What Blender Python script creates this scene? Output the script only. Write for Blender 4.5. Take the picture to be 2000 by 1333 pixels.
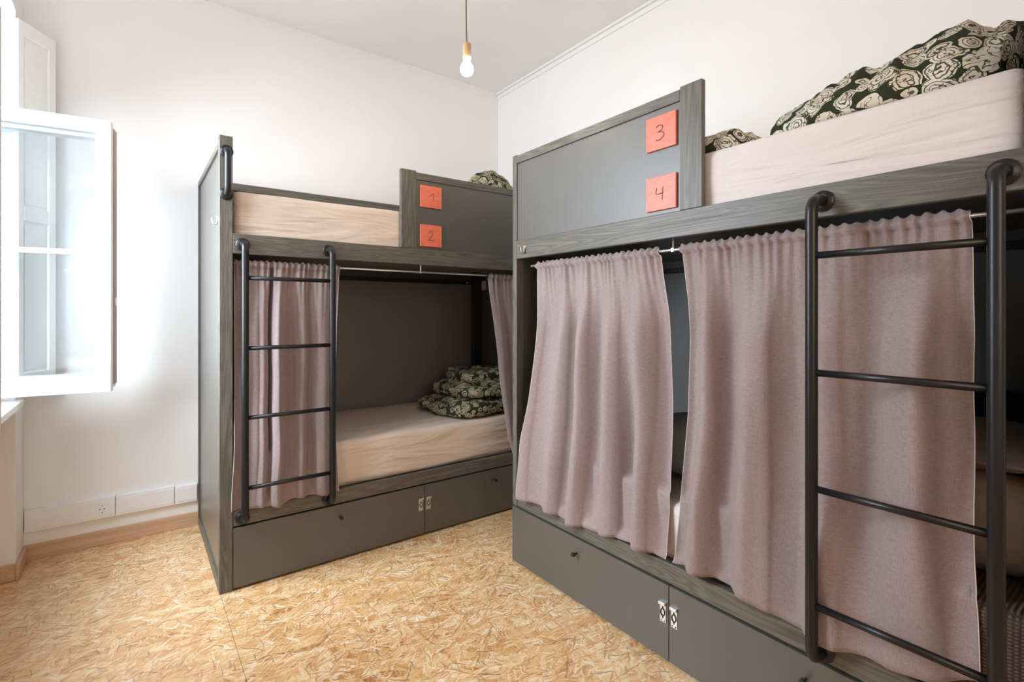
import bpy, bmesh, math, random
from mathutils import Vector, Matrix, noise
PI = math.pi
for o in list(bpy.data.objects): bpy.data.objects.remove(o, do_unlink=True)
S = bpy.context.scene
COL = S.collection

# ------------------------------------------------------------------ camera, world, lights, exposure
cd = bpy.data.cameras.new('camera'); cam = bpy.data.objects.new('camera', cd); COL.objects.link(cam)
YAW = math.radians(36.8)
cam.location = (0, 0, 1.28); cam.rotation_euler = (PI/2, 0, -YAW)
cd.sensor_width = 36; cd.lens = 985/2000*36
cd.shift_y = -(666.5-609)/2000
cd.clip_start = .02
S.camera = cam
S.view_settings.view_transform = 'Standard'; S.view_settings.look = 'None'
S.view_settings.gamma = 1; S.view_settings.use_curve_mapping = False
S.view_settings.exposure = 0.10
S.cycles.max_bounces = 14; S.cycles.diffuse_bounces = 8; S.cycles.glossy_bounces = 5
S.cycles.transparent_max_bounces = 16; S.cycles.sample_clamp_indirect = 6
S.cycles.use_denoising = True; S.cycles.caustics_reflective = False; S.cycles.caustics_refractive = False

w = bpy.data.worlds.new('daylight_sky'); S.world = w; w.use_nodes = True
bg = w.node_tree.nodes['Background']; bg.inputs['Color'].default_value = (.90, .95, 1, 1); bg.inputs['Strength'].default_value = 2.4

def area(name, loc, rot, sx, sy, power, col, spread=PI):
    l = bpy.data.lights.new(name, 'AREA'); l.shape = 'RECTANGLE'; l.size = sx; l.size_y = sy
    l.energy = power; l.color = col; l.spread = spread
    o = bpy.data.objects.new(name, l); COL.objects.link(o); o.location = loc; o.rotation_euler = rot
    return o
# daylight entering through the window opening of the left wall
area('window_daylight', (-1.03, 2.36, 1.80), (0, -PI/2+math.radians(36), 0), 1.7, 1.35, 108, (.80, .90, 1), math.radians(138))
# warm fill added behind the camera to lift the back wall; no fixture there
area('added_warm_fill', (.1, -2.12, 2.0), (PI/2, 0, 0), 1.2, 1.6, 26, (1, .86, .72))

# ------------------------------------------------------------------ materials
def newmat(name):
    m = bpy.data.materials.new(name); m.use_nodes = True
    return m, m.node_tree, m.node_tree.nodes['Principled BSDF']
def ramp(nt, stops):
    r = nt.nodes.new('ShaderNodeValToRGB'); el = r.color_ramp.elements
    while len(el) < len(stops): el.new(.5)
    for e, (p, c) in zip(el, stops):
        e.position = p; e.color = (*c, 1) if len(c) == 3 else c
    return r
def coords(nt, scale=(1, 1, 1), rot=(0, 0, 0), src='Object'):
    tc = nt.nodes.new('ShaderNodeTexCoord'); mp = nt.nodes.new('ShaderNodeMapping')
    mp.inputs['Scale'].default_value = scale; mp.inputs['Rotation'].default_value = rot
    nt.links.new(tc.outputs[src], mp.inputs['Vector']); return mp.outputs['Vector']
def noise_n(nt, vec, scale, detail=3, rough=.5, dist=0):
    n = nt.nodes.new('ShaderNodeTexNoise'); nt.links.new(vec, n.inputs['Vector'])
    n.inputs['Scale'].default_value = scale; n.inputs['Detail'].default_value = detail
    n.inputs['Roughness'].default_value = rough; n.inputs['Distortion'].default_value = dist; return n.outputs['Fac']
def bump(nt, b, h, strength, dist=.01):
    n = nt.nodes.new('ShaderNodeBump'); n.inputs['Strength'].default_value = strength; n.inputs['Distance'].default_value = dist
    nt.links.new(h, n.inputs['Height']); nt.links.new(n.outputs['Normal'], b.inputs['Normal']); return n
def math_n(nt, op, a, b=None):
    n = nt.nodes.new('ShaderNodeMath'); n.operation = op
    for i, v in enumerate((a, b)):
        if v is None: continue
        if isinstance(v, (int, float)): n.inputs[i].default_value = v
        else: nt.links.new(v, n.inputs[i])
    return n.outputs[0]
def mixc(nt, fac, a, b):
    n = nt.nodes.new('ShaderNodeMix'); n.data_type = 'RGBA'
    for i, v in ((0, fac), (6, a), (7, b)):
        if isinstance(v, (int, float)): n.inputs[i].default_value = v
        elif isinstance(v, tuple): n.inputs[i].default_value = (*v, 1)
        else: nt.links.new(v, n.inputs[i])
    return n.outputs[2]
def simple(name, col, rough=.5, metal=0, spec=.5, nz=0, nscale=40, coat=0, var=.03):
    m, nt, b = newmat(name); b.inputs['Roughness'].default_value = rough; b.inputs['Metallic'].default_value = metal
    b.inputs['Specular IOR Level'].default_value = spec; b.inputs['Coat Weight'].default_value = coat
    v = coords(nt); n = noise_n(nt, v, nscale, 3)
    c2 = tuple(x*(1-var) for x in col)
    r = ramp(nt, [(.35, c2), (.65, col)]); nt.links.new(n, r.inputs['Fac']); nt.links.new(r.outputs['Color'], b.inputs['Base Color'])
    if nz: bump(nt, b, n, nz, .002)
    return m

def wall_mat(name, col):
    m, nt, b = newmat(name); b.inputs['Roughness'].default_value = .75; b.inputs['Specular IOR Level'].default_value = .25
    v = coords(nt); n1 = noise_n(nt, v, 1.7, 3); n2 = noise_n(nt, v, 90, 4)
    r = ramp(nt, [(.3, tuple(c*.975 for c in col)), (.7, col)]); nt.links.new(n1, r.inputs['Fac'])
    nt.links.new(r.outputs['Color'], b.inputs['Base Color']); bump(nt, b, n2, .12, .002); return m
M = {}
M['wall'] = wall_mat('white_plaster', (.87, .865, .86))
M['ceiling'] = wall_mat('ceiling_plaster', (.88, .855, .845))
M['white_gloss'] = simple('white_gloss_paint', (.90, .91, .92), .3)
M['shutter_paint'] = simple('cream_white_paint', (.88, .88, .86), .4)
M['edge_wood'] = simple('bare_sash_edge', (.50, .40, .32), .6)
M['plastic'] = simple('white_plastic', (.85, .85, .86), .35)
M['dark_hole'] = simple('dark_socket_hole', (.03, .03, .03), .6)
M['black_metal'] = simple('black_powder_coated_steel', (.010, .010, .011), .32, 0, .4)
M['black_knob'] = simple('black_knob', (.015, .014, .014), .35)
M['steel'] = simple('zinc_plated_steel', (.72, .72, .70), .32, .9)
M['rod'] = simple('grey_curtain_rod', (.62, .61, .60), .3, .7)
M['brass'] = simple('brass_hook', (.62, .48, .30), .35, .9)
M['copper'] = simple('copper_lamp_holder', (.72, .46, .26), .35, .3)
M['cord'] = simple('olive_textile_cord', (.22, .20, .14), .8)
M['dark_fabric'] = simple('black_fabric', (.02, .02, .022), .8, nz=.3)
M['ink'] = simple('scribed_numeral', (.20, .065, .055), .7)
M['screw_metal'] = simple('screw_metal', (.35, .35, .35), .35, .8)

def paint(name, col):
    m, nt, b = newmat(name); v = coords(nt); n = noise_n(nt, v, 2.2, 4, .6); n2 = noise_n(nt, v, 160, 2)
    r = ramp(nt, [(.3, tuple(c*.92 for c in col)), (.7, col)]); nt.links.new(n, r.inputs['Fac']); nt.links.new(r.outputs['Color'], b.inputs['Base Color'])
    b.inputs['Roughness'].default_value = .50; b.inputs['Specular IOR Level'].default_value = .5; b.inputs['Coat Weight'].default_value = 1.0; b.inputs['Coat Roughness'].default_value = .38
    bump(nt, b, n2, .04, .001); return m
M['paint'] = paint('grey_satin_paint', (.086, .081, .069))
M['paint_shade_lift'] = paint('shade_lifted_satin_paint', (.20, .185, .172))  # bed paint with its colour lightened to brighten the shaded bunk interior

def wood(name, axis):
    m, nt, b = newmat(name)
    sc = [14, 14, 14]; sc[axis] = .9
    v = coords(nt, tuple(sc))
    wob = noise_n(nt, v, .5, 2, .5)
    wv = nt.nodes.new('ShaderNodeTexNoise'); nt.links.new(v, wv.inputs['Vector'])
    wv.inputs['Scale'].default_value = 1.1; wv.inputs['Detail'].default_value = 2; wv.inputs['Distortion'].default_value = .9
    rings = math_n(nt, 'FRACT', math_n(nt, 'MULTIPLY', wv.outputs['Fac'], 14.0))
    tri = math_n(nt, 'ABSOLUTE', math_n(nt, 'SUBTRACT', rings, .5))
    sc2 = [260, 260, 260]; sc2[axis] = 5
    fine = noise_n(nt, coords(nt, tuple(sc2)), 1, 3, .6)
    f = math_n(nt, 'ADD', math_n(nt, 'MULTIPLY', tri, .75), math_n(nt, 'MULTIPLY', fine, .72))
    r = ramp(nt, [(.15, (.060, .054, .043)), (.50, (.105, .096, .078)), (.95, (.185, .171, .144))])
    nt.links.new(f, r.inputs['Fac']); nt.links.new(r.outputs['Color'], b.inputs['Base Color'])
    b.inputs['Roughness'].default_value = .42; b.inputs['Specular IOR Level'].default_value = .5
    bump(nt, b, f, .35, .002); return m
M['wood_x'] = wood('grey_stained_wood_x', 0); M['wood_y'] = wood('grey_stained_wood_y', 1); M['wood_z'] = wood('grey_stained_wood_z', 2)

def beech(name, axis):
    m, nt, b = newmat(name); sc = [60, 60, 60]; sc[axis] = 2.5
    n = noise_n(nt, coords(nt, tuple(sc)), 1, 4, .6)
    r = ramp(nt, [(.3, (.52, .34, .21)), (.7, (.68, .48, .32))]); nt.links.new(n, r.inputs['Fac'])
    nt.links.new(r.outputs['Color'], b.inputs['Base Color']); b.inputs['Roughness'].default_value = .42; return m
M['beech_x'] = beech('beech_skirting_x', 0); M['beech_y'] = beech('beech_skirting_y', 1)

def osb():
    m, nt, b = newmat('strand_board')
    tc = nt.nodes.new('ShaderNodeTexCoord'); prev = tc.outputs['Object']
    for sc, amt, det in ((6, .07, 2), (45, .012, 3), (160, .003, 2)):
        warp = nt.nodes.new('ShaderNodeTexNoise'); nt.links.new(tc.outputs['Object'], warp.inputs['Vector'])
        warp.inputs['Scale'].default_value = sc; warp.inputs['Detail'].default_value = det
        wm = nt.nodes.new('ShaderNodeVectorMath'); wm.operation = 'MULTIPLY_ADD'
        nt.links.new(warp.outputs['Color'], wm.inputs[0]); wm.inputs[1].default_value = (amt, amt, 0); nt.links.new(prev, wm.inputs[2]); prev = wm.outputs[0]
    def cells(a, s1, s2, off):
        rt = nt.nodes.new('ShaderNodeVectorRotate'); rt.rotation_type = 'Z_AXIS'; rt.inputs['Angle'].default_value = a
        nt.links.new(prev, rt.inputs['Vector'])
        mp = nt.nodes.new('ShaderNodeMapping'); mp.inputs['Location'].default_value = (off, off*1.3, 0); mp.inputs['Scale'].default_value = (s1, s2, 1)
        nt.links.new(rt.outputs[0], mp.inputs['Vector'])
        vo = nt.nodes.new('ShaderNodeTexVoronoi'); vo.voronoi_dimensions = '2D'; vo.inputs['Scale'].default_value = 1
        nt.links.new(mp.outputs[0], vo.inputs['Vector'])
        sp = nt.nodes.new('ShaderNodeSeparateColor'); nt.links.new(vo.outputs['Color'], sp.inputs[0])
        mp2 = nt.nodes.new('ShaderNodeMapping'); mp2.inputs['Scale'].default_value = (s1*.8, s2*4, 1); nt.links.new(rt.outputs[0], mp2.inputs['Vector'])
        fb = nt.nodes.new('ShaderNodeTexNoise'); nt.links.new(mp2.outputs[0], fb.inputs['Vector']); fb.inputs['Scale'].default_value = 1; fb.inputs['Detail'].default_value = 2
        return vo, sp, fb.outputs['Fac']
    cols = [(.08, (.36, .14, .05)), (.20, (.56, .28, .10)), (.36, (.68, .385, .155)), (.56, (.76, .485, .225)), (.75, (.84, .62, .36)), (.95, (.92, .79, .60))]
    base = None; hsum = None
    for i, (a, s1, s2, off) in enumerate([(0.3, 5.5, 30, 0), (1.25, 7, 40, 3.7), (2.2, 6, 34, 9.1), (2.9, 9, 60, 5.3), (.75, 10, 100, 12.7), (1.8, 15, 120, 21.1), (2.5, 18, 110, 33.3), (.1, 16, 130, 40.3)]):
        vo, sp, fb = cells(a, s1, s2, off)
        v = math_n(nt, 'ADD', math_n(nt, 'MULTIPLY', sp.outputs[0], .75), math_n(nt, 'MULTIPLY', math_n(nt, 'SUBTRACT', fb, .32), .75))
        r = ramp(nt, cols); nt.links.new(v, r.inputs['Fac'])
        if base is None: base = r.outputs['Color']; hsum = sp.outputs[1]
        else:
            mr = nt.nodes.new('ShaderNodeMapRange'); mr.interpolation_type = 'SMOOTHSTEP'; nt.links.new(vo.outputs['Distance'], mr.inputs['Value'])
            mr.inputs['From Min'].default_value = .34; mr.inputs['From Max'].default_value = .55; mr.inputs['To Min'].default_value = 1; mr.inputs['To Max'].default_value = 0
            thr = math_n(nt, 'GREATER_THAN', sp.outputs[2], .45 if i < 4 else .6)
            fac = math_n(nt, 'MULTIPLY', math_n(nt, 'MULTIPLY', thr, mr.outputs[0]), .72)
            base = mixc(nt, fac, base, r.outputs['Color'])
            hsum = math_n(nt, 'ADD', math_n(nt, 'MULTIPLY', hsum, math_n(nt, 'SUBTRACT', 1, fac)), math_n(nt, 'MULTIPLY', sp.outputs[1], fac))
    for (a, off, s1, s2, thr, c, amt) in ((.6, 31, 10, 150, .982, (.20, .12, .08), .7), (2.4, 47, 8, 120, .982, (.30, .17, .09), .7), (1.5, 59, 14, 190, .978, (.24, .17, .12), .7), (2.0, 71, 13, 60, .975, (.70, .27, .12), .6), (.9, 83, 15, 70, .972, (.92, .80, .66), .7)):
        vo, sp, fb = cells(a, s1, s2, off)
        fac = math_n(nt, 'MULTIPLY', math_n(nt, 'GREATER_THAN', sp.outputs[0], thr), math_n(nt, 'LESS_THAN', vo.outputs['Distance'], .42))
        base = mixc(nt, math_n(nt, 'MULTIPLY', fac, math_n(nt, 'MULTIPLY', math_n(nt, 'ADD', fb, .4), amt)), base, c)
    nt.links.new(base, b.inputs['Base Color'])
    b.inputs['Roughness'].default_value = .40; b.inputs['Specular IOR Level'].default_value = .6
    b.inputs['Coat Weight'].default_value = .9; b.inputs['Coat Roughness'].default_value = .30
    bump(nt, b, hsum, .2, .0012); return m
M['osb'] = osb()

def sheet(name, col, ax, strength=.85):
    m, nt, b = newmat(name); b.inputs['Roughness'].default_value = .85; b.inputs['Specular IOR Level'].default_value = .15
    b.inputs['Base Color'].default_value = (*col, 1); b.inputs['Sheen Weight'].default_value = .15
    sc = [7, 7, 11]; sc[ax] = 1.9
    n = noise_n(nt, coords(nt, tuple(sc), (.05, .05, 0)), 1, 2.5, .5, 1.1)
    f = noise_n(nt, coords(nt), 420, 2)
    h = math_n(nt, 'ADD', n, math_n(nt, 'MULTIPLY', f, .05)); bump(nt, b, h, strength, .03); return m
M['sheet_x'] = sheet('beige_sheet_x', (.70, .58, .49), 0); M['sheet_y'] = sheet('beige_sheet_y', (.72, .655, .63), 1)

def curtain_mat():
    m, nt, b = newmat('mauve_woven_linen'); b.inputs['Roughness'].default_value = .75; b.inputs['Specular IOR Level'].default_value = .25
    b.inputs['Sheen Weight'].default_value = .25
    a = noise_n(nt, coords(nt, (900, 900, 60)), 1, 2); c = noise_n(nt, coords(nt, (60, 60, 900)), 1, 2); l = noise_n(nt, coords(nt), 5, 3)
    f = math_n(nt, 'MULTIPLY', math_n(nt, 'ADD', a, c), .5)
    r = ramp(nt, [(.35, (.235, .176, .172)), (.65, (.37, .292, .285))]); nt.links.new(f, r.inputs['Fac'])
    rr = ramp(nt, [(.3, (.93, .93, .93)), (.7, (1, 1, 1))]); nt.links.new(l, rr.inputs['Fac'])
    mm = nt.nodes.new('ShaderNodeMix'); mm.data_type = 'RGBA'; mm.blend_type = 'MULTIPLY'; mm.inputs[0].default_value = 1
    nt.links.new(r.outputs['Color'], mm.inputs[6]); nt.links.new(rr.outputs['Color'], mm.inputs[7]); nt.links.new(mm.outputs[2], b.inputs['Base Color'])
    bump(nt, b, f, .25, .001); return m
M['curtain'] = curtain_mat()
M['hem'] = simple('pale_hem_thread', (.62, .55, .53), .8)

def pebble(name, scale, cream=(.66, .61, .50), rings=6.5, lw=.26):
    m, nt, b = newmat(name); b.inputs['Roughness'].default_value = .8; b.inputs['Specular IOR Level'].default_value = .2
    tc = nt.nodes.new('ShaderNodeTexCoord')
    wn = nt.nodes.new('ShaderNodeTexNoise'); nt.links.new(tc.outputs['Object'], wn.inputs['Vector']); wn.inputs['Scale'].default_value = 9; wn.inputs['Detail'].default_value = 1
    wm = nt.nodes.new('ShaderNodeVectorMath'); wm.operation = 'MULTIPLY_ADD'
    nt.links.new(wn.outputs['Color'], wm.inputs[0]); wm.inputs[1].default_value = (.05, .05, .05); nt.links.new(tc.outputs['Object'], wm.inputs[2])
    vo = nt.nodes.new('ShaderNodeTexVoronoi'); vo.inputs['Scale'].default_value = scale; vo.inputs['Randomness'].default_value = .9; nt.links.new(wm.outputs[0], vo.inputs['Vector'])
    sp = nt.nodes.new('ShaderNodeSeparateColor'); nt.links.new(vo.outputs['Color'], sp.inputs[0])
    d = vo.outputs['Distance']; wob = noise_n(nt, wm.outputs[0], scale*1.6, 2)
    dd = math_n(nt, 'ADD', d, math_n(nt, 'MULTIPLY', math_n(nt, 'SUBTRACT', wob, .5), .35))
    rad = math_n(nt, 'ADD', .42, math_n(nt, 'MULTIPLY', sp.outputs[0], .36))
    inside = math_n(nt, 'LESS_THAN', dd, rad)
    fr = math_n(nt, 'FRACT', math_n(nt, 'MULTIPLY', dd, rings))
    line = math_n(nt, 'LESS_THAN', fr, lw)
    sw = noise_n(nt, wm.outputs[0], scale*1.3, 2, .5, 1.5)
    sl = math_n(nt, 'LESS_THAN', math_n(nt, 'ABSOLUTE', math_n(nt, 'SUBTRACT', sw, .5)), .018)
    dark = math_n(nt, 'MAXIMUM', math_n(nt, 'MULTIPLY', line, math_n(nt, 'GREATER_THAN', sp.outputs[1], .25)), sl)
    green = (.026, .033, .016)
    peb = mixc(nt, math_n(nt, 'MULTIPLY', dark, .93), cream, green)
    c = mixc(nt, inside, green, peb)
    nt.links.new(c, b.inputs['Base Color'])
    bump(nt, b, noise_n(nt, coords(nt), 22, 3), .35, .012); return m
M['pebble'] = pebble('dark_green_pebble_print', 18)
M['pebble_small'] = pebble('dark_green_pebble_print_fine', 27, (.46, .41, .28), 4.6, .42)

def woven():
    m, nt, b = newmat('brown_waffle_weave'); b.inputs['Roughness'].default_value = .9
    def wv(d, s):
        x = nt.nodes.new('ShaderNodeTexWave'); x.bands_direction = d; x.inputs['Scale'].default_value = s
        x.inputs['Distortion'].default_value = .4; nt.links.new(coords(nt), x.inputs['Vector']); return x.outputs['Fac']
    f = math_n(nt, 'MULTIPLY', wv('Y', 28), wv('Z', 38))
    r = ramp(nt, [(.05, (.045, .030, .020)), (.5, (.13, .088, .060))]); nt.links.new(f, r.inputs['Fac']); nt.links.new(r.outputs['Color'], b.inputs['Base Color'])
    bump(nt, b, f, .6, .006); return m
M['woven'] = woven()
def cloth(name, col):
    m, nt, b = newmat(name); b.inputs['Base Color'].default_value = (*col, 1); b.inputs['Roughness'].default_value = .85
    n = noise_n(nt, coords(nt), 9, 4, .55, .8); bump(nt, b, n, .5, .03); return m
M['beige_cloth'] = cloth('plain_beige_cotton', (.60, .50, .38)); M['pillow_cloth'] = cloth('dusty_beige_cotton', (.46, .39, .35)); M['white_cloth'] = cloth('bluish_white_cotton', (.70, .74, .82))
def plaque():
    m, nt, b = newmat('red_orange_painted_tile'); n = noise_n(nt, coords(nt, (30, 30, 90)), 1, 4)
    r = ramp(nt, [(.3, (.66, .145, .085)), (.7, (.78, .20, .125))]); nt.links.new(n, r.inputs['Fac']); nt.links.new(r.outputs['Color'], b.inputs['Base Color'])
    b.inputs['Roughness'].default_value = .4; return m
M['plaque'] = plaque()
def glass():
    m = bpy.data.materials.new('window_glass'); m.use_nodes = True; nt = m.node_tree; nt.nodes.clear()
    out = nt.nodes.new('ShaderNodeOutputMaterial'); mx = nt.nodes.new('ShaderNodeMixShader'); t = nt.nodes.new('ShaderNodeBsdfTransparent'); g = nt.nodes.new('ShaderNodeBsdfGlossy')
    f = nt.nodes.new('ShaderNodeFresnel'); f.inputs['IOR'].default_value = 1.22; t.inputs['Color'].default_value = (.958, .970, .974, 1); g.inputs['Roughness'].default_value = .02
    nt.links.new(f.outputs[0], mx.inputs[0]); nt.links.new(t.outputs[0], mx.inputs[1]); nt.links.new(g.outputs[0], mx.inputs[2]); nt.links.new(mx.outputs[0], out.inputs[0]); return m
M['glass'] = glass()
def emis(name, col, s):
    m, nt, b = newmat(name); b.inputs['Emission Color'].default_value = (*col, 1); b.inputs['Emission Strength'].default_value = s; return m
M['bulb'] = emis('glowing_bulb', (1, .82, .58), 150)

# ------------------------------------------------------------------ helpers
def tag(o, label=None, cat=None, group=None, kind=None):
    if label: o['label'] = label
    if cat: o['category'] = cat
    if group: o['group'] = group
    if kind: o['kind'] = kind
    return o
def empty(name, loc=(0, 0, 0)):
    o = bpy.data.objects.new(name, None); COL.objects.link(o); o.location = loc; o.empty_display_size = .1; return o
def origin(p):
    v = Vector((0, 0, 0))
    while p is not None: v += p.location; p = p.parent
    return v
def link(name, bm, mat, parent=None, smooth=False, loc=None):
    """bm is in world coordinates; the object's origin goes to loc (default: the parent's origin)"""
    bmesh.ops.recalc_face_normals(bm, faces=bm.faces)
    og = Vector(loc) if loc else origin(parent)
    bmesh.ops.translate(bm, verts=bm.verts, vec=-og)
    me = bpy.data.meshes.new(name); bm.to_mesh(me); bm.free()
    for m in (mat if isinstance(mat, (list, tuple)) else [mat]): me.materials.append(m)
    if smooth:
        for p in me.polygons: p.use_smooth = True
    o = bpy.data.objects.new(name, me); COL.objects.link(o)
    if parent: o.parent = parent; o.location = og-origin(parent)
    else: o.location = og
    return o
def add_box(bm, x0, x1, y0, y1, z0, z1, bev=.0015, seg=1):
    vs = [bm.verts.new((x, y, z)) for x in (x0, x1) for y in (y0, y1) for z in (z0, z1)]
    fs = [bm.faces.new([vs[i] for i in f]) for f in ((0, 1, 3, 2), (4, 6, 7, 5), (0, 4, 5, 1), (2, 3, 7, 6), (0, 2, 6, 4), (1, 5, 7, 3))]
    if bev:
        es = list({e for f in fs for e in f.edges}); bmesh.ops.bevel(bm, geom=es, offset=bev, segments=seg, profile=.7, affect='EDGES')
    return bm
def box(name, x0, x1, y0, y1, z0, z1, mat, parent=None, bev=.0015, seg=1, loc=None):
    return link(name, add_box(bmesh.new(), x0, x1, y0, y1, z0, z1, bev, seg), mat, parent, loc=loc)
def smooth_path(pts, n=6):
    P = [Vector(p) for p in pts]; P = [P[0]*2-P[1]] + P + [P[-1]*2-P[-2]]; out = []
    for i in range(1, len(P)-2):
        for k in range(n):
            t = k/n; a, b, c, d = P[i-1], P[i], P[i+1], P[i+2]
            out.append(.5*((2*b)+(c-a)*t+(2*a-5*b+4*c-d)*t*t+(3*b-a-3*c+d)*t**3))
    out.append(P[-2]); return out
def fillet(pts, r, n=8):
    P = [Vector(p) for p in pts]; out = [P[0]]
    for i in range(1, len(P)-1):
        a = (P[i-1]-P[i]).normalized(); b = (P[i+1]-P[i]).normalized(); p0 = P[i]+a*r; p1 = P[i]+b*r
        for k in range(n+1):
            t = k/n; out.append((1-t)**2*p0+2*t*(1-t)*P[i]*1+t*t*p1)
    out.append(P[-1]); return out
def add_tube(bm, pts, r, n=14, caps=True):
    P = [Vector(p) for p in pts]; rings = []
    t0 = (P[1]-P[0]).normalized(); up = Vector((0, 0, 1)) if abs(t0.z) < .9 else Vector((1, 0, 0)); a = t0.cross(up).normalized()
    for i, p in enumerate(P):
        t = ((P[min(i+1, len(P)-1)]-P[max(i-1, 0)])).normalized(); a = (a-t*a.dot(t)).normalized(); b = t.cross(a)
        rr = r[i] if isinstance(r, (list, tuple)) else r
        rings.append([bm.verts.new(p+rr*(math.cos(2*PI*k/n)*a+math.sin(2*PI*k/n)*b)) for k in range(n)])
    for i in range(len(rings)-1):
        for k in range(n): bm.faces.new((rings[i][k], rings[i][(k+1) % n], rings[i+1][(k+1) % n], rings[i+1][k]))
    if caps: bm.faces.new(rings[0]); bm.faces.new(rings[-1][::-1])
    return bm
def tube(name, pts, r, mat, parent=None, n=14): return link(name, add_tube(bmesh.new(), pts, r, n), mat, parent, True)
def sgnpow(c, e): return math.copysign(abs(c)**e, c)
def superq(name, c, size, e1, e2, mat, parent=None, amp=0, freq=6, seed=0, rot=(0, 0, 0), flat=None, nu=72, nv=40, fold=0, ffreq=5, loc=None, shape=None, bms=None):
    """soft cushion-like body: superquadric with wrinkles; flat = height below which it is pressed flat"""
    bm = bms or bmesh.new(); R = Matrix.Rotation(rot[2], 3, 'Z') @ Matrix.Rotation(rot[1], 3, 'Y') @ Matrix.Rotation(rot[0], 3, 'X')
    rows = []
    for j in range(nv+1):
        ph = -PI/2+PI*j/nv; row = []
        for i in range(nu if 0 < j < nv else 1):
            th = 2*PI*i/nu
            x = sgnpow(math.cos(ph), e1)*sgnpow(math.cos(th), e2); y = sgnpow(math.cos(ph), e1)*sgnpow(math.sin(th), e2); z = sgnpow(math.sin(ph), e1)
            p = Vector((x*size[0]/2, y*size[1]/2, z*size[2]/2))
            if shape: p = shape(p, x, y, z)
            nrm = Vector((x/size[0], y/size[1], z/size[2])).normalized()
            q = p*freq+Vector((seed*3.1, seed*1.7, seed))
            d = noise.noise(q)*amp+noise.noise(q*2.3)*amp*.45
            if fold:
                q2 = Vector((p.x*ffreq, p.y*ffreq*.5+seed, p.z*ffreq*1.2)); d -= fold*(1-abs(noise.noise(q2)*2.2))**4*.6 if abs(noise.noise(q2)*2.2) < 1 else 0
            p = R @ (p+nrm*d)+Vector(c)
            if flat is not None and p.z < flat: p.z = flat
            row.append(bm.verts.new(p))
        rows.append(row)
    for j in range(nv):
        a, b = rows[j], rows[j+1]
        for i in range(nu):
            k = (i+1) % nu
            if len(a) == 1: bm.faces.new((a[0], b[k], b[i]))
            elif len(b) == 1: bm.faces.new((a[i], a[k], b[0]))
            else: bm.faces.new((a[i], a[k], b[k], b[i]))
    if bms: return bm
    return link(name, bm, mat, parent, True, loc=loc or (c[0], c[1], flat if flat is not None else c[2]-size[2]/2))
def lerp(a, b, t): return a+(b-a)*t
def interp(pts, x):
    """pts: (x, value) sorted ascending in x"""
    if x <= pts[0][0]: return pts[0][1]
    for (a, va), (b, vb) in zip(pts, pts[1:]):
        if x <= b:
            t = (x-a)/(b-a); t = t*t*(3-2*t)*.4+t*.6; return va+(vb-va)*t
    return pts[-1][1]

# ------------------------------------------------------------------ room shell
XL, XR, YB, YF, ZC = -.455, 2.52, 3.569, -2.2, 3.17
T = .25; XO = -1.02   # outer face of the left wall
fl = box('floor', XO, XR+.1, YF-.1, YB+.1, -.12, -.022, M['osb'], bev=0); tag(fl, 'light strand board floor', kind='structure')
xs = [XO, .31, 1.56, XR+.02]; ys = [YF, -1.31, -.06, 1.19, 2.44, YB+.02]
for i in range(3):
    for j in range(5):
        box('strand_board_panel', xs[i]+.0006, xs[i+1]-.0006, ys[j]+.0006, ys[j+1]-.0006, -.022, 0, M['osb'], fl, bev=.0006)
tag(box('ceiling', XO, XR+T, YF-T, YB+T, ZC, ZC+.15, M['ceiling'], bev=0), 'white plaster ceiling', kind='structure')
tag(box('wall_back', XO, XR+T, YB, YB+T, -.02, ZC, M['wall'], bev=0), 'white plaster wall behind the left bunk bed', kind='structure')
tag(box('wall_right', XR, XR+T, YF-T, YB, -.02, ZC, M['wall'], bev=0), 'white plaster wall behind the right bunk bed', kind='structure')
tag(box('wall_front', XO, XR, YF-T, YF, -.02, ZC, M['wall'], bev=0), 'white plaster wall behind the viewer', kind='structure')
WY0, WY1, WZ0, WZ1 = 1.62, 3.345, .86, 2.72     # niche of the window
bm = bmesh.new()
add_box(bm, XO, XL, WY1, YB, -.02, ZC, 0); add_box(bm, XO, XL, YF, WY0, -.02, ZC, 0); add_box(bm, XO, XL, WY0, WY1, WZ1, ZC, 0)
add_box(bm, XO, -.80, WY0, WY1, -.02, WZ0, 0)      # thinner parapet under the window
tag(link('wall_left', bm, M['wall']), 'white plaster window wall with a deep niche', kind='structure')
# baseboards
def baseboard(name, x0, x1, y0, y1, mat, label):
    tag(box(name, x0, x1, y0, y1, 0, .08, mat, bev=.003, seg=2), label, kind='structure')
baseboard('baseboard_back', XL, XR, YB-.014, YB, M['beech_x'], 'beech baseboard along the back wall')
bm = bmesh.new(); add_box(bm, XL, XL+.014, WY1-.014, YB-.014, 0, .08, .003); add_box(bm, -.80, XL, WY1-.014, WY1, 0, .08, .003); add_box(bm, -.80, -.786, WY0, WY1-.014, 0, .08, .003)
tag(link('baseboard_left', bm, M['beech_y']), 'beech baseboard wrapping the window niche', kind='structure')
bm = bmesh.new(); add_box(bm, XR-.014, XR, YF, .1, 0, .08, .003)
tag(link('baseboard_right', bm, M['beech_y']), 'beech baseboard along the right wall', kind='structure')
# small cornice bead at the top of the right wall and back wall
bm = bmesh.new(); add_box(bm, XR-.012, XR, YF, YB, ZC-.055, ZC-.040, .004, 2); add_box(bm, XR-.020, XR, YF, YB, ZC-.018, ZC, .005, 2)
tag(link('trim_1', bm, M['wall']), 'thin white double moulding under the ceiling on the right wall', kind='structure')

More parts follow.
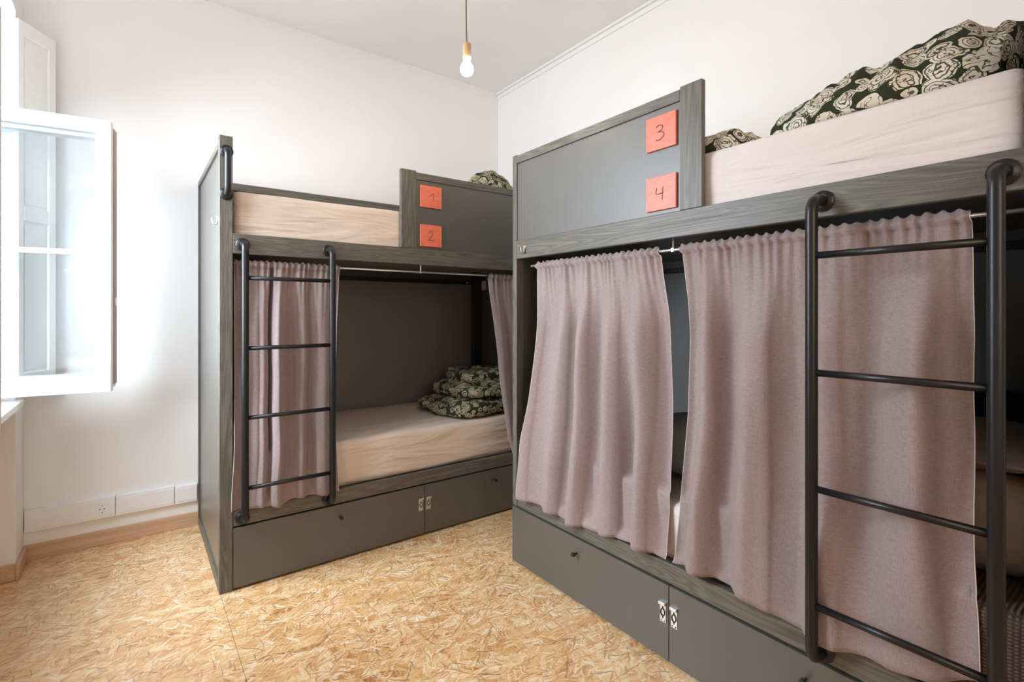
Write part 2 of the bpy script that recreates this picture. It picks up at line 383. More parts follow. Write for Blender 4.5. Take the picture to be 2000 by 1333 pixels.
# window 1: box frame deep in the niche, two casements standing open
win = empty('window_1', (-.86, 2.48, WZ0)); tag(win, 'white timber casement window standing open', kind='structure')
bm = bmesh.new(); fx0, fx1 = -.94, -.86
add_box(bm, fx0, fx1, WY0, WY0+.06, WZ0, WZ1, .003); add_box(bm, fx0, fx1, WY1-.06, WY1, WZ0, WZ1, .003)
add_box(bm, fx0, fx1, WY0+.06, WY1-.06, WZ0, WZ0+.03, .003); add_box(bm, fx0, fx1, WY0+.06, WY1-.06, WZ1-.05, WZ1, .003)
add_box(bm, fx0, fx1, WY0+.06, WY1-.06, 2.24, 2.32, .003); add_box(bm, fx0, fx1, 2.45, 2.51, 2.32, WZ1-.05, .003)
link('window_frame', bm, M['white_gloss'], win)
for a, b_ in ((WY0+.06, 2.45), (2.51, WY1-.06)): box('pane', -.902, -.898, a, b_, 2.32, WZ1-.05, M['glass'], win, bev=0)
box('window_sill', -.86, XL+.03, WY0-.02, WY1-.001, WZ0-.03, WZ0, M['white_gloss'], win, bev=.004, seg=2)
def sash(hinge, free, z0, z1, thick, side, lab):
    """double-layer casement from hinge to free (x, y); side = +1/-1: the side the visible room face lies on"""
    hx, hy = hinge; fx, fy = free; d = Vector((fx-hx, fy-hy, 0)); L = d.length; d.normalize(); n = Vector((d.y, -d.x, 0))*side
    def xf(bm):
        Mx = Matrix(((d.x, n.x, 0, hx), (d.y, n.y, 0, hy), (0, 0, 1, 0), (0, 0, 0, 1))); bmesh.ops.transform(bm, matrix=Mx, verts=bm.verts); return bm
    def frame(bm, n0, n1, z0, z1, w, wb, rail, ins=0):
        add_box(bm, ins, w, n0, n1, z0, z1, .003); add_box(bm, L-w, L-ins, n0, n1, z0, z1, .003)
        add_box(bm, w, L-w, n0, n1, z1-w, z1, .003); add_box(bm, w, L-w, n0, n1, z0, z0+wb, .003)
        if rail: add_box(bm, w, L-w, n0+.006, n1-.004, rail-.012, rail+.012, .003)
        return bm
    s = link('sash', xf(frame(bmesh.new(), 0, .045, z0, z1, .062, .068, (z0+z1)/2+.015)), M['white_gloss'], win); s['label'] = lab
    link('pane', xf(add_box(bmesh.new(), .06, L-.06, -.024+.045, -.020+.045, z0+.06, z1-.06, 0)), M['glass'], s)
    r = link('rear_sash', xf(frame(bmesh.new(), -thick, -.012, z0+.012, z1-.008, .070, .074, None, .004)), M['white_gloss'], win)
    link('pane', xf(add_box(bmesh.new(), .07, L-.07, -thick/2-.002, -thick/2+.002, z0+.06, z1-.06, 0)), M['glass'], r)
    link('lock_strip', xf(add_box(bmesh.new(), L-.003, L+.0015, -thick+.008, -.018, z0+.03, z1-.02, .0005)), M['edge_wood'], win)
    link('latch', xf(add_box(bmesh.new(), L, L+.010, -.045, -.022, (z0+z1)/2-.24, (z0+z1)/2-.20, .002)), M['steel'], win)
    bm = bmesh.new()
    for zz in (z0+.2, z1-.25): add_tube(bm, [(-.008, .02, zz), (-.008, .02, zz+.08)], .008, 10)
    link('hinge', xf(bm), M['steel'], win, True)
sash((-.84, 3.305), (-.086, 3.19), .888, 2.212, .085, 1, 'casement opened flat towards the back wall')
sash((-.84, 1.78), (-.372, 2.185), .888, 2.212, .085, -1, 'casement opened part way next to the viewer')
# panelled folding shutter leaf standing between the niche and the back wall
sh = empty('shutter_leaf', (-.45, 3.33, WZ0)); sh.parent = win; sh.location = Vector((-.45, 3.33, WZ0))-origin(win); sh['label'] = 'white panelled shutter leaf'
def shutter():
    a = Vector((-.452, 3.325, 0)); b = Vector((-.335, 3.50, 0)); d = (b-a); L = d.length; d.normalize(); n = Vector((d.y, -d.x, 0))
    def xf(bm): bmesh.ops.transform(bm, matrix=Matrix(((d.x, n.x, 0, a.x), (d.y, n.y, 0, a.y), (0, 0, 1, 0), (0, 0, 0, 1))), verts=bm.verts); return bm
    z0, z1 = .92, 2.675; w = .042; bm = bmesh.new()
    add_box(bm, 0, w*.7, -.012, .012, z0, z1, .002); add_box(bm, L-w, L, -.012, .012, z0, z1, .002)
    for q in (z0, 1.72, z1-w*1.6): add_box(bm, w*.7, L-w, -.012, .012, q, q+w*1.6, .002)
    link('shutter_frame', xf(bm), M['shutter_paint'], sh)
    for q0, q1 in ((z0+w*1.6, 1.72), (1.72+w*1.6, z1-w*1.6)):
        bm = bmesh.new(); add_box(bm, w*.7, L-w, -.004, .003, q0, q1, .001); add_box(bm, w*.7+.012, L-w-.012, -.004, .007, q0+.012, q1-.012, .003)
        link('shutter_panel', xf(bm), M['shutter_paint'], sh)
shutter()
# ------------------------------------------------------------------ cable trunking on the back wall
tr = empty('cable_trunking', (-.1, YB, .145)); tag(tr, 'white plastic cable trunking with a power socket above the beech baseboard', 'cable trunking')
for a, b_, z0, z1, dep in ((XL+.004, -.086, .150, .262, .026), (-.084, .187, .149, .258, .022), (.189, .300, .148, .248, .022)):
    t = box('trunking_section', a, b_, YB-dep, YB-.0005, z0, z1, M['plastic'], tr, bev=.003, seg=2)
    box('trunking_lid', a+.002, b_-.002, YB-dep-.002, YB-dep, z0+.012, z1-.012, M['plastic'], tr, bev=.0008)
def socket_plate(parent, c, nrm, mat=M['plastic'], round_=True):
    """small round power socket; nrm is the axis it faces"""
    n = Vector(nrm); c = Vector(c); up = Vector((0, 0, 1)); sd = n.cross(up)
    bm = bmesh.new(); add_tube(bm, [c, c+n*.004], .0235, 28)
    pl = link('socket', bm, mat, parent)
    bm = bmesh.new(); add_tube(bm, [c+n*.0040, c+n*.0044], .0185, 28); link('socket_well', bm, M['wall'], pl)
    bm = bmesh.new()
    for q in (-.0095, .0095): add_tube(bm, [c+sd*q+n*.0044, c+sd*q+n*.005], .0030, 10)
    for q in (-.018, .018): add_tube(bm, [c+up*q+n*.0040, c+up*q+n*.0052], .0026, 8)
    link('socket_hole', bm, M['dark_hole'], pl)
socket_plate(tr, (-.142, YB-.028, .203), (0, -1, 0))

# ------------------------------------------------------------------ bunk beds
DIG = {'1': [[(.38, .50), (.50, .58), (.61, .68), (.60, .50), (.60, .31)]],
       '2': [[(.38, .60), (.44, .70), (.55, .68), (.55, .56), (.46, .42), (.36, .30), (.50, .29), (.63, .26)]],
       '3': [[(.36, .66), (.45, .71), (.57, .66), (.54, .56), (.43, .51), (.56, .49), (.62, .40), (.54, .30), (.42, .27), (.34, .30)]],
       '4': [[(.38, .66), (.35, .54), (.37, .48), (.50, .48), (.60, .50)], [(.58, .67), (.57, .50), (.56, .29)]]}
class Bed:
    """s runs along the front from the ladder end, d goes into the depth, z up"""
    def __init__(B, axis, s0, d0, L, D):
        B.axis, B.s0, B.d0, B.L, B.D = axis, s0, d0, L, D
        B.root = empty('bunk_bed', B.W(L/2, D/2, 0))
        B.ws = M['wood_x'] if axis == 'X' else M['wood_y']; B.wd = M['wood_y'] if axis == 'X' else M['wood_x']
    def W(B, s, d, z): return (B.s0+s, B.d0+d, z) if B.axis == 'X' else (B.d0+d, B.s0+s, z)
    def addb(B, bm, s0, s1, d0, d1, z0, z1, bev=.0015, seg=1):
        a = B.W(s0, d0, z0); b = B.W(s1, d1, z1); return add_box(bm, a[0], b[0], a[1], b[1], z0, z1, bev, seg)
    def box(B, name, s0, s1, d0, d1, z0, z1, mat, parent=None, bev=.0015, seg=1):
        return link(name, B.addb(bmesh.new(), s0, s1, d0, d1, z0, z1, bev, seg), mat, parent or B.root)
    def flange(B, s, z, r, parent, th=.009):
        bm = bmesh.new(); add_tube(bm, [B.W(s, 0, z), B.W(s, -th*.6, z), B.W(s, -th, z), B.W(s, -th-.004, z)], [r, r, r*.86, r*.62], 24)
        o = link('flange', bm, M['black_metal'], parent)
        return o

def make_bed(axis, s0, d0, L, D, gs, lad, split, plaques, flip, near_post, label, with_knob):
    B = Bed(axis, s0, d0, L, D); R = B.root; tag(R, label, 'bunk bed', 'painted bunk beds')
    PW = .054; FW = .034; P = M['paint']
    # ladder-end: tall post and framed end panel
    B.box('corner_post', 0, PW, 0, .045, 0, 2.08, M['wood_z'], bev=.002)
    B.box('end_panel', .010, PW-.008, .045, D-.018, .02, 2.045, P)
    B.box('end_panel_rail', 0, PW, .045, D, 2.028, 2.056, B.wd); B.box('end_panel_rail', 0, .03, .045, D-.018, 0, .047, B.wd)
    B.box('end_panel_stile', 0, PW, D-.018, D, 0, 2.028, M['wood_z'])
    # far end
    B.box('corner_post', L-FW, L, 0, .045, .292, 2.075, M['wood_z'], bev=.002)
    B.box('end_panel', L-FW+.004, L-.006, .045, D, 0, 2.045, P)
    B.box('end_panel_rail', L-FW, L, .045, D, 2.045, 2.070, B.wd)
    # long members
    B.box('front_rail', PW, L-FW, .0, .030, 1.547, 1.639, B.ws, bev=.002)
    B.box('bed_base', PW, L-FW, .030, D-.02, 1.570, 1.590, M['paint_shade_lift'])
    B.box('lower_rail', PW, L-FW, .004, .032, .292, .362, B.ws, bev=.002)
    B.box('bed_base', PW, L-FW, .032, D-.02, .335, .355, M['paint_shade_lift'])
    B.box('back_panel', PW, L-FW, D-.02, D-.002, .02, 1.53, M['paint_shade_lift'])
    B.box('back_panel', PW, L-FW, D-.02, D-.002, 1.53, 2.03, P)
    B.box('back_rail', PW, L-FW, D-.034, D-.002, 2.03, 2.075, B.ws)
    B.box('support_batten', PW, L-FW-.05, D-.055, D-.0205, 1.500, 1.526, M['black_knob'])
    bl = tube('bolt', [B.W(L-.17, D-.055, 1.515), B.W(L-.17, D-.068, 1.515)], .007, M['steel'], R, 12)
    B.box('support_post', L-FW-.075, L-FW, D-.062, D-.0205, .355, 1.569, M['black_knob'])
    # guard
    g0, g1 = gs
    B.box('guard_stile', g0, g1, -.001, .022, 1.639, 2.078, M['wood_z'], bev=.002)
    B.box('guard_rail', g1, L-FW, .0, .022, 2.030, 2.070, B.ws)
    B.box('guard_panel', g1, L-FW, .006, .020, 1.639, 2.030, P)
    for num, z0, z1 in ((plaques[2], 1.878, 2.003), (plaques[3], 1.654, 1.779)):
        a, b_ = plaques[0], plaques[1]
        pq = B.box('number_plaque', a, b_, -.004, .0058, z0, z1, M['plaque'], bev=.0012)
        pq['label'] = 'red square plaque scribed with the numeral ' + num
        bm = bmesh.new(); wd = b_-a
        for st in DIG[num]:
            pts = [B.W(a+(1-x if flip else x)*wd, -.0040, z0+y*(z1-z0)) for x, y in st]; pts = smooth_path(pts, 6)
            add_tube(bm, pts, .0019, 6)
        link('numeral', bm, M['ink'], pq, True)
    # drawers
    for k, (a, b_) in enumerate(((PW+.002, split-.0015), (split+.0015, L))):
        dr = B.box('drawer', a, b_, -.002, .017, .012, .286, P, bev=.002, seg=2); 
        B.box('drawer_box', a+.02, b_-(.02 if k == 0 else .05), .0172, D-.1, .02, .25, M['paint_shade_lift'], dr, bev=0)
        ks = with_knob[k]; zz = .222
        bm = bmesh.new(); add_tube(bm, [B.W(ks, -.002, zz), B.W(ks, -.016, zz), B.W(ks, -.018, zz), B.W(ks, -.030, zz)], [.0045, .0045, .009, .009], 16)
        link('drawer_knob', bm, M['black_knob'], dr)
        # hasp for a padlock
        hs = split+(-1 if k == 0 else 1)*(.024)
        bm = bmesh.new(); B.addb(bm, hs-.013, hs+.013, -.0045, -.002, .145, .217, .0008)
        B.addb(bm, hs-.014, hs+.014, -.014, -.002, .209, .219, .001)
        hp = link('hasp', bm, M['steel'], dr); hp['label'] = 'bright zinc padlock hasp'
        bm = bmesh.new()
        ring = [B.W(hs+.0085*math.cos(t), -.0065, .181+.013*math.sin(t)) for t in [2*PI*i/20 for i in range(21)]]
        add_tube(bm, ring, .0018, 6); add_tube(bm, [B.W(hs, -.0055, .160), B.W(hs, -.0055, .170)], .002, 6); add_tube(bm, [B.W(hs, -.0055, .193), B.W(hs, -.0055, .202)], .002, 6)
        for q, zq in ((-.007, .151), (.007, .151), (.008, .205)): add_tube(bm, [B.W(hs+q, -.0045, zq), B.W(hs+q, -.0058, zq)], .0022, 8)
        link('hasp_ring', bm, M['dark_hole'], hp, True)
    # ladder of bent black tube
    la, lb = lad; lad_o = empty('ladder', B.W((la+lb)/2, -.04, .3)); lad_o.parent = R; lad_o.location = Vector(B.W((la+lb)/2, -.04, .3))-origin(R); lad_o['label'] = 'black bent steel tube ladder'
    off = -.072
    for s in (la, lb):
        pts = fillet([B.W(s, -.004, 1.590), B.W(s, off, 1.590), B.W(s, off, .326), B.W(s, -.004, .326)], .046, 9)
        tube('ladder_tube', pts, .0155, M['black_metal'], lad_o, 20)
        B.flange(s, 1.590, .030, lad_o); B.flange(s, .326, .030, lad_o)
    for z in (1.432, 1.114, .799, .481): tube('rung', [B.W(la+.008, off, z), B.W(lb-.008, off, z)], .0095, M['black_metal'], lad_o, 16)
    # grab handle on the tall post
    gh = empty('grab_handle', B.W(.027, -.03, 1.91)); gh.parent = R; gh.location = Vector(B.W(.027, -.03, 1.91))-origin(R); gh['label'] = 'short black grab handle'
    tube('handle_tube', fillet([B.W(.028, -.004, 2.008), B.W(.028, -.052, 2.008), B.W(.028, -.052, 1.814), B.W(.028, -.004, 1.814)], .036, 8), .0138, M['black_metal'], gh, 18)
    for z in (2.008, 1.814): B.flange(.028, z, .0285, gh)
    # curtain rod with its middle bracket
    rd = tube('curtain_rod', [B.W(PW, .050, 1.509), B.W(L-FW-.002-(0 if axis=='X' else .055), .050, 1.509)], .0055, M['rod'], R, 14)
    mid = split-.0 if axis == 'X' else split+.018
    bm = bmesh.new(); add_tube(bm, [B.W(mid, .050, 1.503), B.W(mid, .050, 1.5695)], .0035, 8); B.addb(bm, mid-.006, mid+.006, .043, .057, 1.501, 1.5165, .001)
    link('rod_bracket', bm, M['rod'], rd)
    return B
def hook(parent, p, out, sd, mat='brass'):
    p = Vector(p); o = Vector(out); sd = Vector(sd); up = Vector((0, 0, 1))
    pts = [p+o*.003+up*.022, p+o*.004-up*.008, p+o*.010-up*.019, p+o*.020-up*.014, p+o*.024+up*.004, p+o*.023+up*.010]
    bm = bmesh.new(); add_tube(bm, smooth_path(pts, 5), .0036, 8); add_tube(bm, [p+up*.012, p+up*.012+o*.002], .010, 14)
    h = link('coat_hook', bm, M[mat], parent, True); return h

BL = make_bed('X', .305, 2.611, 2.030, .950, (.878, .971), (.094, .482), 1.023, (.997, 1.132, '1', '2'), False, True,
              'grey painted bunk bed by the window wall, plaques 1 and 2', (.542, 1.507))
BR = make_bed('Y', .150, 1.550, 1.917, .965, (.840, .927), (.094, .462), .972, (.941, 1.072, '3', '4'), True, True,
              'nearer grey painted bunk bed along the right wall, plaques 3 and 4', (.506, 1.447))
hook(BL.root, (.305+.010, 2.74, 1.710), (-1, 0, 0), (0, 1, 0), 'steel')
hook(BR.root, (1.55, 1.966, 1.588), (-1, 0, 0), (0, 1, 0))
# white socket plate inside the lower left bunk's far end
pl = box('power_socket', BL.s0+BL.L-.034-.004, BL.s0+BL.L-.0301, 3.435, 3.492, 1.458, 1.532, M['plastic'], BL.root, bev=.001)
box('socket_well', BL.s0+BL.L-.0395, BL.s0+BL.L-.038, 3.449, 3.478, 1.478, 1.512, M['wall'], pl, bev=.0003)

# ------------------------------------------------------------------ mattresses
def mattress(B, s0, s1, d0, d1, z0, z1, mat, label, seed, sag=.004, group='mattresses under fitted sheets'):
    bm = bmesh.new(); n = (64, 26, 7); a = B.W(s0, d0, z0); b = B.W(s1, d1, z1); r = .032
    cx = [(a[i]+b[i])/2 for i in range(3)]; hx = [abs(b[i]-a[i])/2 for i in range(3)]
    bmesh.ops.create_cube(bm, size=2)
    bmesh.ops.subdivide_edges(bm, edges=bm.edges, cuts=1)
    bmesh.ops.scale(bm, vec=hx, verts=bm.verts)
    def cut(ax, k):
        for i in range(1, k):
            co = [0, 0, 0]; co[ax] = -hx[ax]+2*hx[ax]*i/k; no = [0, 0, 0]; no[ax] = 1
            bmesh.ops.bisect_plane(bm, geom=bm.verts[:]+bm.edges[:]+bm.faces[:], plane_co=co, plane_no=no)
    ks = (56, 24, 8) if B.axis == 'X' else (24, 56, 8)
    for ax in range(3): cut(ax, ks[ax])
    for ax in range(3):
        for q in (hx[ax]-r*.25, hx[ax]-r*.6, -hx[ax]+r*.25, -hx[ax]+r*.6):
            co = [0, 0, 0]; co[ax] = q; no = [0, 0, 0]; no[ax] = 1
            bmesh.ops.bisect_plane(bm, geom=bm.verts[:]+bm.edges[:]+bm.faces[:], plane_co=co, plane_no=no)
    for v in bm.verts:
        p = v.co; c = Vector([max(-hx[i]+r, min(hx[i]-r, p[i])) for i in range(3)]); dlt = p-c
        if dlt.length > 1e-6: v.co = c+dlt.normalized()*r
        q = Vector((v.co.x*(2 if B.axis == 'X' else 7), v.co.y*(7 if B.axis == 'X' else 2), v.co.z*14+seed*5))
        w_ = noise.noise(q)*sag+noise.noise(q*3.1)*sag*.4
        if abs(dlt.length) > 1e-6:
            inw = dlt.normalized(); v.co += inw*w_
        # a little belly on the long side
    bmesh.ops.translate(bm, verts=bm.verts, vec=cx)
    # tucked lower edge
    o = link('mattress', bm, mat, None, True, loc=(cx[0], cx[1], a[2]))
    tag(o, label, 'mattress', group)
    return o
mattress(BL, .060, BL.L-.042, .034, .900, 1.592, 1.848, M['sheet_x'], 'mattress in beige fitted sheet on the upper bunk behind plaque 1', 1)
mattress(BL, .060, BL.L-.090, .036, .880, .357, .600, M['sheet_x'], 'mattress in beige fitted sheet on the open lower left bunk', 2)
mattress(BR, .060, BR.L-.042, .034, .900, 1.592, 1.838, M['sheet_y'], 'mattress in pale fitted sheet on the upper bunk behind plaque 3', 3)
mattress(BR, .060, BR.L-.090, .036, .880, .357, .580, M['sheet_y'], 'mattress behind the closed curtains of the right bunk', 4)

# ------------------------------------------------------------------ curtains
def curtain(B, name, label, ltp, rtp, bot, ztop, nfold, seed, off, valleys=(), amp=.016, hemside=None, gather=26):
    """ltp / rtp: (z, s) edges ascending in z, world s; bot: (u, z)"""
    nu, nv = 220, 90; bm = bmesh.new(); grid = []
    rnd = random.Random(seed); ph = [rnd.random()*6.28 for _ in range(6)]
    for j in range(nv+1):
        v = (j/nv)**1.15; row = []
        for i in range(nu+1):
            u = i/nu
            zb = interp(bot, u); z = ztop+(zb-ztop)*v
            s = lerp(interp(ltp, z), interp(rtp, z), u)
            pl = interp([(0, .050), (.06, .049), (.5, .020), (.93, -.018), (1, -.020)], v)
            w1 = .5*noise.noise(Vector((u*3, v*1.1, seed)))
            f = math.cos(2*PI*(nfold*(u+.06*noise.noise(Vector((u*2.5, v*.9, seed+7)))))+ph[0]+w1*2)
            f2 = noise.noise(Vector((u*nfold*1.9, v*1.3+2, seed*2.3)))
            a = amp*interp([(0, .12), (.08, .35), (.3, 1), (.8, 1.0), (1, .72)], v)
            fs = math.copysign(abs(f)**.8, f)
            dsp = a*(.75*fs+1.3*f2)
            # gathers under the rod pocket
            gth = math.exp(-v*13)
            gn = noise.noise(Vector((u*gather*1.5, v*3.0, seed+3)))
            dsp += gth*.009*math.cos(2*PI*gather*(u+.035*noise.noise(Vector((u*8, v*2, seed)))))+gth*.014*gn
            for (uc, wd, dp) in valleys:
                dsp += dp*math.exp(-((u-uc-.02*noise.noise(Vector((v*2, uc, 1))))/wd)**2)*min(1, v*6+.2)
            # edges curl
            d = pl+dsp+off
            if z < .375: d = min(d, -.0045-.003)
            elif z < .42: d = min(d, lerp(-.0075, .03, (z-.375)/.045))
            if z > 1.497: d = min(.0415, .036+dsp*.5) if z < 1.5165 else .046+dsp*.5
            d = max(d, -.052)
            if z < .62: d = min(d, .022)
            zz = z
            if v == 0: zz += .004*math.sin(u*gather*6.28+ph[1])+.004*gn
            s += .004*noise.noise(Vector((v*5, u*2, seed)))*min(1, v*5)
            row.append(bm.verts.new(B.W(s-B.s0, d, zz)))
        grid.append(row)
    for j in range(nv):
        for i in range(nu): bm.faces.new((grid[j][i], grid[j][i+1], grid[j+1][i+1], grid[j+1][i]))
    mid = B.W((interp(ltp, 1)+interp(rtp, 1))/2-B.s0, 0, ztop)
    # pale selvedge strips down both sides, as a part
    eds = []
    for col in (0, nu):
        eds.append([grid[j][col].co.copy() for j in range(1, nv+1)])
    o = link(name, bm, M['curtain'], None, True, loc=mid); tag(o, label, 'curtain', 'mauve bunk curtains')
    md = o.modifiers.new('thickness', 'SOLIDIFY'); md.thickness = .0014; md.offset = 0
    for e in eds: link('side_hem', add_tube(bmesh.new(), e, .0013, 6), M['hem'], o, True)
    return o
curtain(BR, 'curtain', 'mauve curtain under plaques 3 and 4, left of the gap on the right bunk',
        [(.363, 1.974), (.625, 1.940), (.857, 1.915), (1.204, 1.905), (1.52, 1.935)], [(.386, 1.134), (.739, 1.138), (1.259, 1.168), (1.52, 1.203)],
        [(0, .358), (.17, .363), (.40, .346), (.56, .356), (.72, .374), (.87, .382), (1, .378)], 1.524, 4.6, 11, 0, amp=.046, gather=22)
curtain(BR, 'curtain', 'wide mauve curtain behind the right bunk ladder',
        [(.383, 1.104), (.567, 1.092), (.753, 1.080), (.936, 1.072), (1.296, 1.088), (1.52, 1.110)], [(.43, .283), (.70, .299), (.936, .306), (1.17, .311), (1.40, .306), (1.52, .309)],
        [(0, .378), (.1, .392), (.33, .386), (.46, .366), (.56, .361), (.75, .374), (.90, .388), (1, .43)], 1.526, 4.2, 23, 0, amp=.046, gather=26)
curtain(BL, 'curtain', 'mauve curtain bunched behind the left bunk ladder',
        [(.38, .350), (.69, .366), (1.05, .370), (1.52, .372)], [(.387, .836), (.78, .830), (1.2, .843), (1.52, .862)],
        [(0, .374), (.2, .361), (.42, .356), (.55, .372), (.72, .370), (.88, .356), (1, .360)], 1.522, 4.5, 37, 0,
        valleys=((.335, .013, .075), (.27, .035, -.024), (.40, .035, -.024), (.16, .05, .03), (.7, .09, .015)), amp=.024, gather=18)
curtain(BL, 'curtain', 'mauve curtain drawn to the far end of the left bunk',
        [(.365, 1.945), (.488, 1.910), (.98, 1.862), (1.52, 1.800)], [(.37, 2.27), (1.52, 2.285)],
        [(0, .362), (.5, .37), (1, .37)], 1.522, 4, 51, 0, amp=.016, gather=14)

# ------------------------------------------------------------------ bedding
def duvet_shape(prof):
    def f(p, x, y, z): return p
    return f
# big crumpled duvet on the upper right bunk
def heap(name, x0, x1, y0, y1, zbase, hfun, mat, label, cat, seed, amp, group=None, nx=90, ny=110, openend=False):
    """crumpled cloth heap: closed surface over a rounded footprint, h = hfun(u, v)"""
    bm = bmesh.new(); top = []
    for i in range(nx+1):
        row = []
        for j in range(ny+1):
            a = -1+2*i/nx; b = -1+2*j/ny
            # square to rounded square
            k = math.sqrt(max(0, 1-.30*b*b)); k2 = math.sqrt(max(0, 1-.30*a*a)); px, py = a*k/1, b*k2/1
            u, v = (px+1)/2, (py+1)/2
            e = max(abs(a), abs(b)); e = max(abs(a), abs(b) if b > 0 or not openend else abs(b)*.8); e5 = max(abs(a), abs(b)); edge = (1-e**5)**.5 if e < 1 else 0
            q = Vector((px*2.2+seed, py*2.6, seed*1.3)); x = lerp(x0, x1, u); y = lerp(y0, y1, v)
            wr = noise.noise(q*1.4)*amp+noise.noise(q*3.2)*amp*.55-abs(noise.noise(q*2.1+Vector((7, 3, 1))))*amp*1.1
            x += .020*noise.noise(Vector((py*4, seed, 1)))*(1 if e > .7 else .4); y += .030*noise.noise(Vector((px*5, seed, 4)))*(1 if e > .7 else .4)
            h = max(.004, (hfun(u, v)+wr)*edge+.012*(1-e)) if e5 < 1 else 0.0
            row.append((x, y, h))
        top.append(row)
    vt = [[bm.verts.new((x, y, zbase+h+.012)) for x, y, h in r] for r in top]
    vb = [[bm.verts.new((lerp(x, (x0+x1)/2, .03), lerp(y, (y0+y1)/2, .03), zbase)) for x, y, h in r] for r in top]
    for i in range(nx):
        for j in range(ny):
            bm.faces.new((vt[i][j], vt[i+1][j], vt[i+1][j+1], vt[i][j+1])); bm.faces.new((vb[i][j], vb[i][j+1], vb[i+1][j+1], vb[i+1][j]))
    for i in range(nx):
        bm.faces.new((vt[i][0], vb[i][0], vb[i+1][0], vt[i+1][0])); bm.faces.new((vt[i][ny], vt[i+1][ny], vb[i+1][ny], vb[i][ny]))
    for j in range(ny):
        bm.faces.new((vt[0][j], vt[0][j+1], vb[0][j+1], vb[0][j])); bm.faces.new((vt[nx][j], vb[nx][j], vb[nx][j+1], vt[nx][j+1]))
    o = link(name, bm, mat, None, True, loc=((x0+x1)/2, (y0+y1)/2, zbase)); tag(o, label, cat, group); return o
heap('duvet', 1.590, 2.30, .210, .865, 1.836, lambda u, v: .075+.125*math.exp(-((v-.22)/.50)**2)*(.6+.4*min(1, u*2.5)), M['pebble'],
     'large crumpled duvet in dark green pebble print on the upper right bunk', 'duvet', 3, .036, 'pebble print bedding', openend=True)
heap('pillow', 1.600, 2.05, .875, 1.30, 1.836, lambda u, v: .072, M['pebble'],
     'flat pillow in green pebble print beside the plaque 3 guard board', 'pillow', 9, .012, 'pebble print bedding', 50, 50)
heap('duvet', 1.66, 2.26, 2.68, 3.35, 1.846, lambda u, v: .14+.25*math.exp(-((u-.50)/.40)**2-((v-.3)/.5)**2), M['pebble_small'],
     'pebble print duvet peeking over the guard board of plaque 1', 'duvet', 5, .03, 'pebble print bedding', 60, 60)
# folded duvet on the lower left bunk: three soft layers, one cloth
bm = bmesh.new()
superq('', (1.905, 2.985, .650), (.70, .60, .115), .55, .45, None, amp=.026, freq=8, seed=4, rot=(0, 0, .10), flat=.601, fold=.015, ffreq=9, bms=bm)
superq('', (1.960, 3.000, .738), (.60, .54, .125), .6, .5, None, amp=.028, freq=8, seed=8, rot=(0, .03, .05), flat=None, fold=.015, ffreq=9, bms=bm)
superq('', (2.030, 3.080, .825), (.46, .42, .095), .65, .6, None, amp=.026, freq=8, seed=12, rot=(0, 0, -.1), flat=None, fold=.015, ffreq=9, bms=bm)
o = link('duvet', bm, M['pebble_small'], None, True, loc=(1.9, 2.98, .6)); tag(o, 'duvet in green pebble print folded on the lower left bunk', 'duvet', 'pebble print bedding')

# lower right bunk, seen past the curtain and through the gap
superq('folded_duvet', (1.96, .48, .725), (.46, .62, .270), .5, .45, M['beige_cloth'], amp=.012, freq=5, seed=3, flat=.581)
tag(bpy.context.scene.objects['folded_duvet'], 'plain beige folded duvet behind the right ladder tube', 'duvet')
def pillow_shape(p, x, y, z):
    k = 1-.55*max(abs(x), abs(y))**3; return Vector((p.x*(1+.06*abs(y)**3), p.y*(1+.06*abs(x)**3), p.z*max(.12, k)))
o = superq('pillow', (1.93, .47, .905), (.42, .56, .115), .9, .35, M['pillow_cloth'], amp=.008, freq=6, seed=6, rot=(0, -.06, .05), shape=pillow_shape)
tag(o, 'dusty beige pillow on top of the plain folded duvet', 'pillow')
o = superq('backpack', (2.27, .44, .805), (.20, .50, .44), .5, .5, M['dark_fabric'], amp=.012, freq=5, seed=2, flat=.583)
tag(o, 'black soft bag against the back panel of the lower right bunk', 'bag')
superq('carry_strap', (2.19, .44, 1.02), (.04, .16, .05), .6, .5, M['dark_fabric'], o, nu=20, nv=10)
prof = smooth_path([(1.80, 0, .598), (1.70, 0, .597), (1.61, 0, .596), (1.588, 0, .590), (1.5790, 0, .572), (1.5785, 0, .50), (1.5795, 0, .43), (1.5790, 0, .368)], 5)
bm = bmesh.new(); g = []
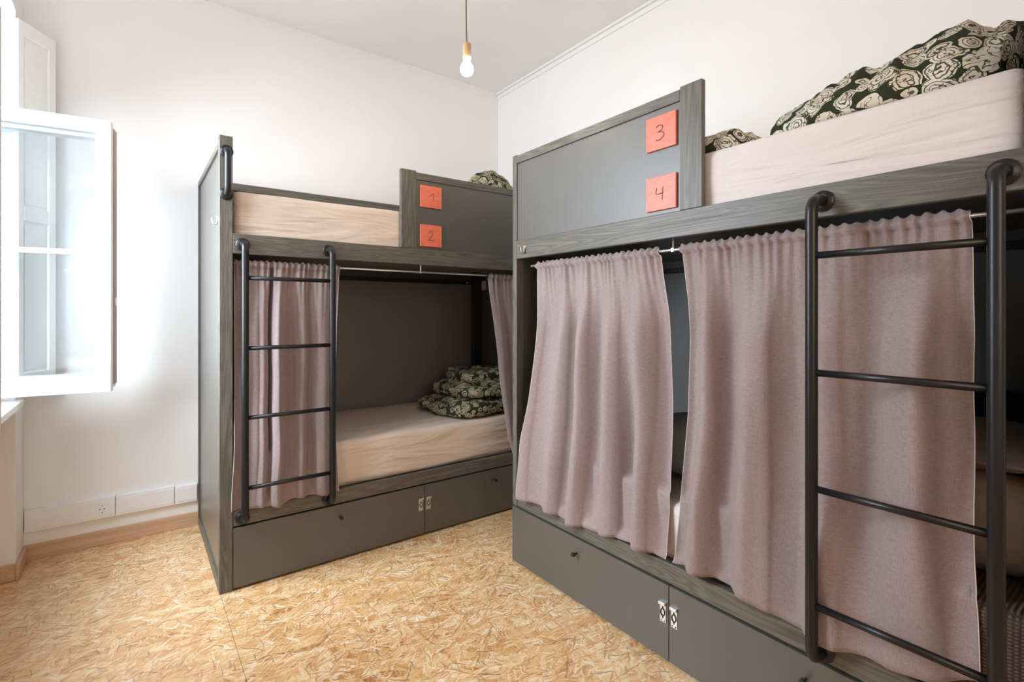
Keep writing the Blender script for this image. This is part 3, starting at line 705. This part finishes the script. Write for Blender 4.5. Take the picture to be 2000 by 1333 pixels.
for k in range(25):
    y = .205+.205*k/24; row = []
    for q in prof:
        n_ = noise.noise(Vector((y*9, q.z*9, q.x*9)))
        row.append(bm.verts.new((q.x-.0004*n_, y+.006*noise.noise(Vector((q.z*8, q.x*8, k > 12))), q.z+(.004*n_ if q.z > .585 else 0))))
    g.append(row)
for k in range(24):
    for m_ in range(len(prof)-1): bm.faces.new((g[k][m_], g[k][m_+1], g[k+1][m_+1], g[k+1][m_]))
o = link('blanket', bm, M['woven'], None, True, loc=(1.68, .31, .586)); tag(o, 'brown waffle-woven blanket over the mattress edge at the foot of the right ladder', 'blanket')
md = o.modifiers.new('thickness', 'SOLIDIFY'); md.thickness = .005; md.offset = 0
o = superq('pillow', (1.90, 1.22, .715), (.30, .50, .25), .8, .5, M['white_cloth'], amp=.008, freq=6, seed=9, flat=.581)
tag(o, 'bluish white pillow glimpsed through the gap between the right curtains', 'pillow')

# ------------------------------------------------------------------ pendant lamp
px, py = 1.213, 1.965
pd = empty('pendant_lamp', (px, py, 2.44)); tag(pd, 'bare bulb pendant lamp on an olive cord', 'pendant lamp')
tube('cord', smooth_path([(px, py, 2.50), (px-.001, py, 2.52), (px-.003, py, 2.57), (px-.003, py+.002, 2.75), (px, py, 2.95), (px, py, ZC-.02)], 6), .0035, M['cord'], pd, 8)
bm = bmesh.new(); add_tube(bm, [(px, py, 2.436), (px, py, 2.440), (px, py, 2.495), (px, py, 2.502), (px, py, 2.506)], [.0185, .0195, .0195, .017, .008], 24); link('lamp_holder', bm, M['copper'], pd, True)
bm = bmesh.new(); prof = [(2.438, .013), (2.428, .0135), (2.416, .018), (2.402, .026), (2.388, .030), (2.375, .029), (2.364, .023), (2.357, .013), (2.3545, .003)]
add_tube(bm, [(px, py, z) for z, r in prof], [r for z, r in prof], 24); link('bulb', bm, M['bulb'], pd, True)
bm = bmesh.new(); add_tube(bm, [(px, py, ZC-.03), (px, py, ZC-.022), (px, py, ZC)], [.012, .05, .05], 24); link('ceiling_rose', bm, M['plastic'], pd)
